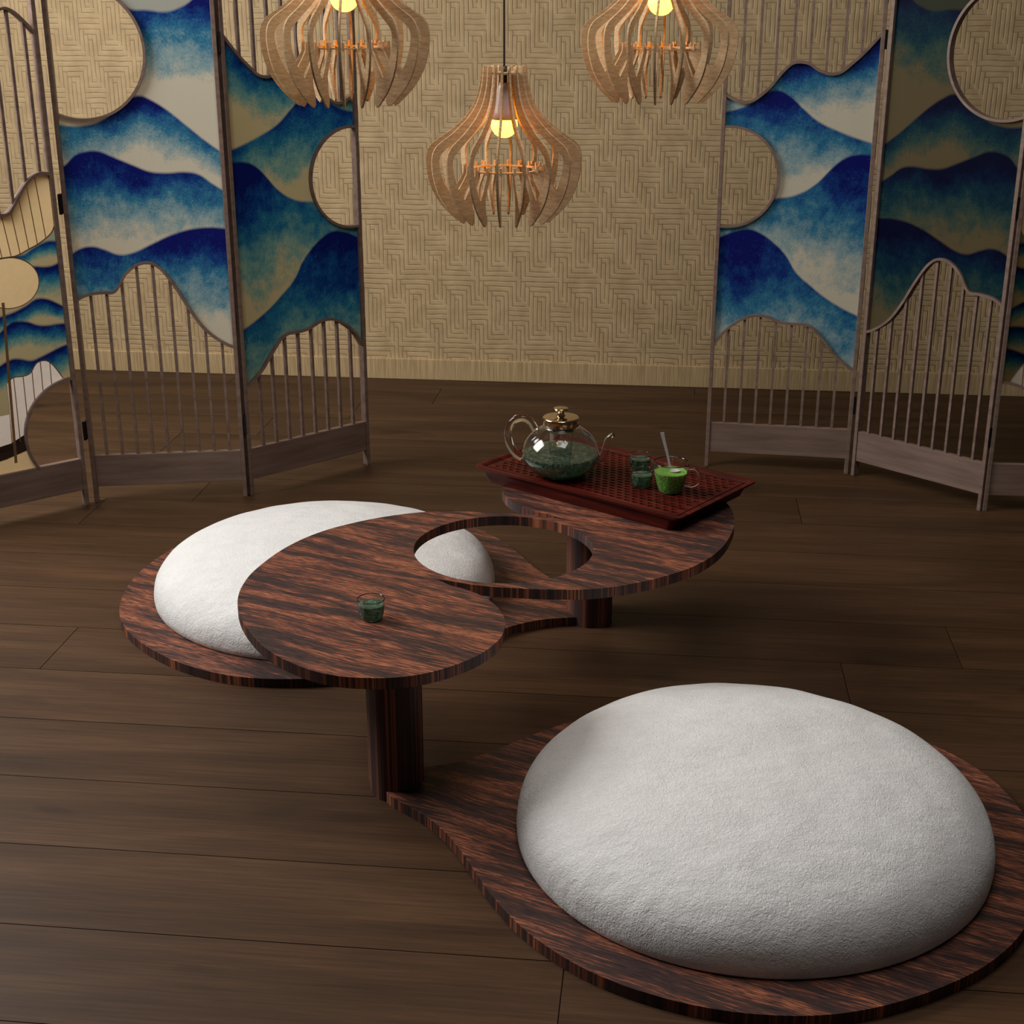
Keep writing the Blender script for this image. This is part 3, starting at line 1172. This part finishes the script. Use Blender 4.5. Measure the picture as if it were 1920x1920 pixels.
# ------------------------------------------------------------ teapot
pot = empty('teapot', (0.126, 3.520, TZ + 0.0004), math.radians(-4))
tag(pot, 'round clear glass teapot of green tea with a gold coloured lid', 'teapot')
th = 0.0022
prof_o = spline([(0.0, 0.0), (0.040, 0.0), (0.056, 0.004), (0.081, 0.020), (0.098, 0.042), (0.1015, 0.060), (0.096, 0.083), (0.080, 0.107), (0.062, 0.122), (0.048, 0.131), (0.045, 0.138)], 4)
prof_o = [(r, max(z, 0.0)) for r, z in prof_o]
inner = [(max(r - th, 0.0), z + (th if z < 0.01 else 0.0)) for r, z in prof_o]
bm = bmesh.new()
lathe(bm, prof_o + list(reversed(inner)), 64)
bmesh.ops.remove_doubles(bm, verts=bm.verts, dist=1e-5)
mesh_obj('body', bm, M_glass, pot, smooth=True)
bm = bmesh.new()
lv = 0.060
tea = [(max(r - th + 0.0004, 0), z + th * 0.8) for r, z in prof_o if z <= lv - 0.004]
tea[0] = (0.0, th * 0.8)
lathe(bm, tea + [(0.0985, lv), (0.0, lv)], 64)
mesh_obj('tea', bm, M_tea, pot, smooth=False)
bm = bmesh.new()
lathe(bm, [(0.0, 0.040), (0.020, 0.040), (0.026, 0.048), (0.028, 0.060), (0.033, 0.118), (0.034, 0.134), (0.0325, 0.134), (0.0315, 0.118), (0.0265, 0.061), (0.024, 0.049), (0.0, 0.0415)], 40)
mesh_obj('infuser', bm, M_glass, pot, smooth=True)
bm = bmesh.new()
lathe(bm, spline([(0.0, 0.134), (0.0460, 0.134), (0.0475, 0.136), (0.0475, 0.154), (0.0455, 0.157), (0.012, 0.160), (0.0, 0.1605)], 1), 64)
lid = mesh_obj('lid', bm, M_gold, pot, smooth=True)
bevel(lid, 0.001, 2, 30)
bm = bmesh.new()
lathe(bm, [(0.0, 0.158), (0.012, 0.160), (0.0085, 0.164), (0.0085, 0.169), (0.012, 0.174), (0.0195, 0.177), (0.0195, 0.1795), (0.017, 0.181), (0.0, 0.182)], 40)
knob = mesh_obj('knob', bm, M_gold, lid, smooth=True)
bm = bmesh.new()
hp = spline([(-0.066, 0, 0.121), (-0.078, 0, 0.141), (-0.098, 0, 0.152), (-0.122, 0, 0.144), (-0.136, 0, 0.118), (-0.134, 0, 0.086), (-0.120, 0, 0.058), (-0.101, 0, 0.044)], 6)
tube(bm, hp, 0.0100, 20)
mesh_obj('handle', bm, M_glass, pot, smooth=True)
bm = bmesh.new()
sp = spline([(0.093, 0, 0.042), (0.110, 0, 0.054), (0.117, 0, 0.078), (0.122, 0, 0.099), (0.137, 0, 0.113)], 6)
nsp = len(sp)
rad = [0.012 - 0.006 * i / (nsp - 1) for i in range(nsp)]
tube(bm, sp, rad, 20, cap=False)
for f in bm.faces:
    f.smooth = True
so = mesh_obj('spout', bm, M_glass, pot, smooth=True)
sm = so.modifiers.new('thick', 'SOLIDIFY')
sm.thickness = 0.0014


# ------------------------------------------------------------ small glass cups of tea
def small_cup(x, y, z, label, rz=0.0):
    t = empty('tea_cup', (x, y, z), rz)
    tag(t, label, 'cup', 'small glass tea cups')
    po = spline([(0.0, 0.0), (0.016, 0.0), (0.0225, 0.005), (0.0265, 0.017), (0.0280, 0.032), (0.0290, 0.046)], 4)
    po = [(r, max(z_, 0.0)) for r, z_ in po]
    pi_ = [(max(r - 0.0016, 0), max(zz, 0.0035) if r < 0.02 else zz) for r, zz in po]
    bm = bmesh.new()
    lathe(bm, po + list(reversed(pi_)), 40)
    bmesh.ops.remove_doubles(bm, verts=bm.verts, dist=1e-5)
    mesh_obj('glass', bm, M_glass, t, smooth=True)
    bm = bmesh.new()
    q = [(max(r - 0.0014, 0), max(zz, 0.0030)) for r, zz in po if zz < 0.033]
    lathe(bm, q + [(0.0264, 0.034), (0.0, 0.034)], 40)
    mesh_obj('tea', bm, M_tea, t)
    return t


small_cup(0.330, 3.425, TZ, 'small glass cup of green tea just left of the matcha glass')
small_cup(0.336, 3.553, TZ, 'small glass cup of green tea behind the other small cup on the tray')
small_cup(-0.292, 2.700, H, 'small glass cup of dark green tea alone on the near end of the tabletop')

# ------------------------------------------------------------ matcha glass with handle, and a spoon
gx, gy = 0.399, 3.385
mug = empty('glass_mug', (gx, gy, TZ), math.radians(-20))
tag(mug, 'flared glass mug of bright green matcha holding a metal spoon', 'mug')
po = spline([(0.0, 0.0), (0.024, 0.0), (0.028, 0.003), (0.034, 0.020), (0.040, 0.042), (0.044, 0.058), (0.0465, 0.080)], 4)
po = [(r, max(z_, 0.0)) for r, z_ in po]
pi_ = [(max(r - 0.0016, 0), max(zz, 0.0035) if r < 0.026 else zz) for r, zz in po]
bm = bmesh.new()
lathe(bm, po + list(reversed(pi_)), 48)
bmesh.ops.remove_doubles(bm, verts=bm.verts, dist=1e-5)
mesh_obj('glass', bm, M_glass, mug, smooth=True)
bm = bmesh.new()
q = [(max(r - 0.0004, 0), max(zz, 0.0015)) for r, zz in po if zz < 0.0525]
# opaque drink reaches the glass
q = [(max(r - 0.0015, 0), max(zz, 0.0034)) for r, zz in po if zz < 0.0525]
lathe(bm, q + [(0.0408, 0.0545), (0.0, 0.0545)], 48)
mesh_obj('matcha', bm, M_matcha, mug, smooth=False)
bm = bmesh.new()
hp = spline([(0.0425, 0, 0.066), (0.060, 0, 0.068), (0.073, 0, 0.054), (0.070, 0, 0.034), (0.056, 0, 0.022), (0.0365, 0, 0.024)], 6)
tube(bm, hp, 0.0036, 14)
mesh_obj('handle', bm, M_glass, mug, smooth=True)

spoon = empty('spoon', (gx + 0.006, gy - 0.004, TZ + 0.0555))
tag(spoon, 'slim silver spoon standing in the green matcha', 'spoon')
bm = bmesh.new()
# bowl lying in the drink
nb = 14
rows = []
for i in range(nb + 1):
    t = i / nb
    a = PI * t
    wdt = 0.0105 * math.sin(a) ** 0.75 + 0.0004
    x = 0.017 - 0.034 * t
    row = []
    for k in range(9):
        s = -1 + 2 * k / 8
        dz = -0.004 * (1 - s * s) * math.sin(a)
        row.append(bm.verts.new((x * 0.8 + 0.004, s * wdt, 0.0035 + dz)))
    rows.append(row)
for a_, b_ in zip(rows[:-1], rows[1:]):
    for k in range(8):
        bm.faces.new([a_[k], a_[k + 1], b_[k + 1], b_[k]])
bo = mesh_obj('bowl', bm, M_steel, spoon, smooth=True)
sm = bo.modifiers.new('thick', 'SOLIDIFY')
sm.thickness = 0.001
bm = bmesh.new()
hpth = spline([(-0.008, 0.0, 0.004), (-0.0105, 0.002, 0.016), (-0.017, 0.006, 0.045), (-0.026, 0.010, 0.078), (-0.031, 0.012, 0.098)], 6)
n = len(hpth)
rows = []
for i, p in enumerate(hpth):
    t = i / (n - 1)
    wv_ = 0.0024 + 0.0030 * t ** 1.5
    tk = 0.0009
    row = [bm.verts.new((p[0] + sx * wv_ * 0.95, p[1] + sx * wv_ * 0.3 + sy * tk, p[2])) for sx, sy in ((-1, -1), (1, -1), (1, 1), (-1, 1))]
    rows.append(row)
for a_, b_ in zip(rows[:-1], rows[1:]):
    for k in range(4):
        bm.faces.new([a_[k], a_[(k + 1) % 4], b_[(k + 1) % 4], b_[k]])
bm.faces.new(list(reversed(rows[0])))
bm.faces.new(rows[-1])
mesh_obj('handle', bm, M_steel, spoon)
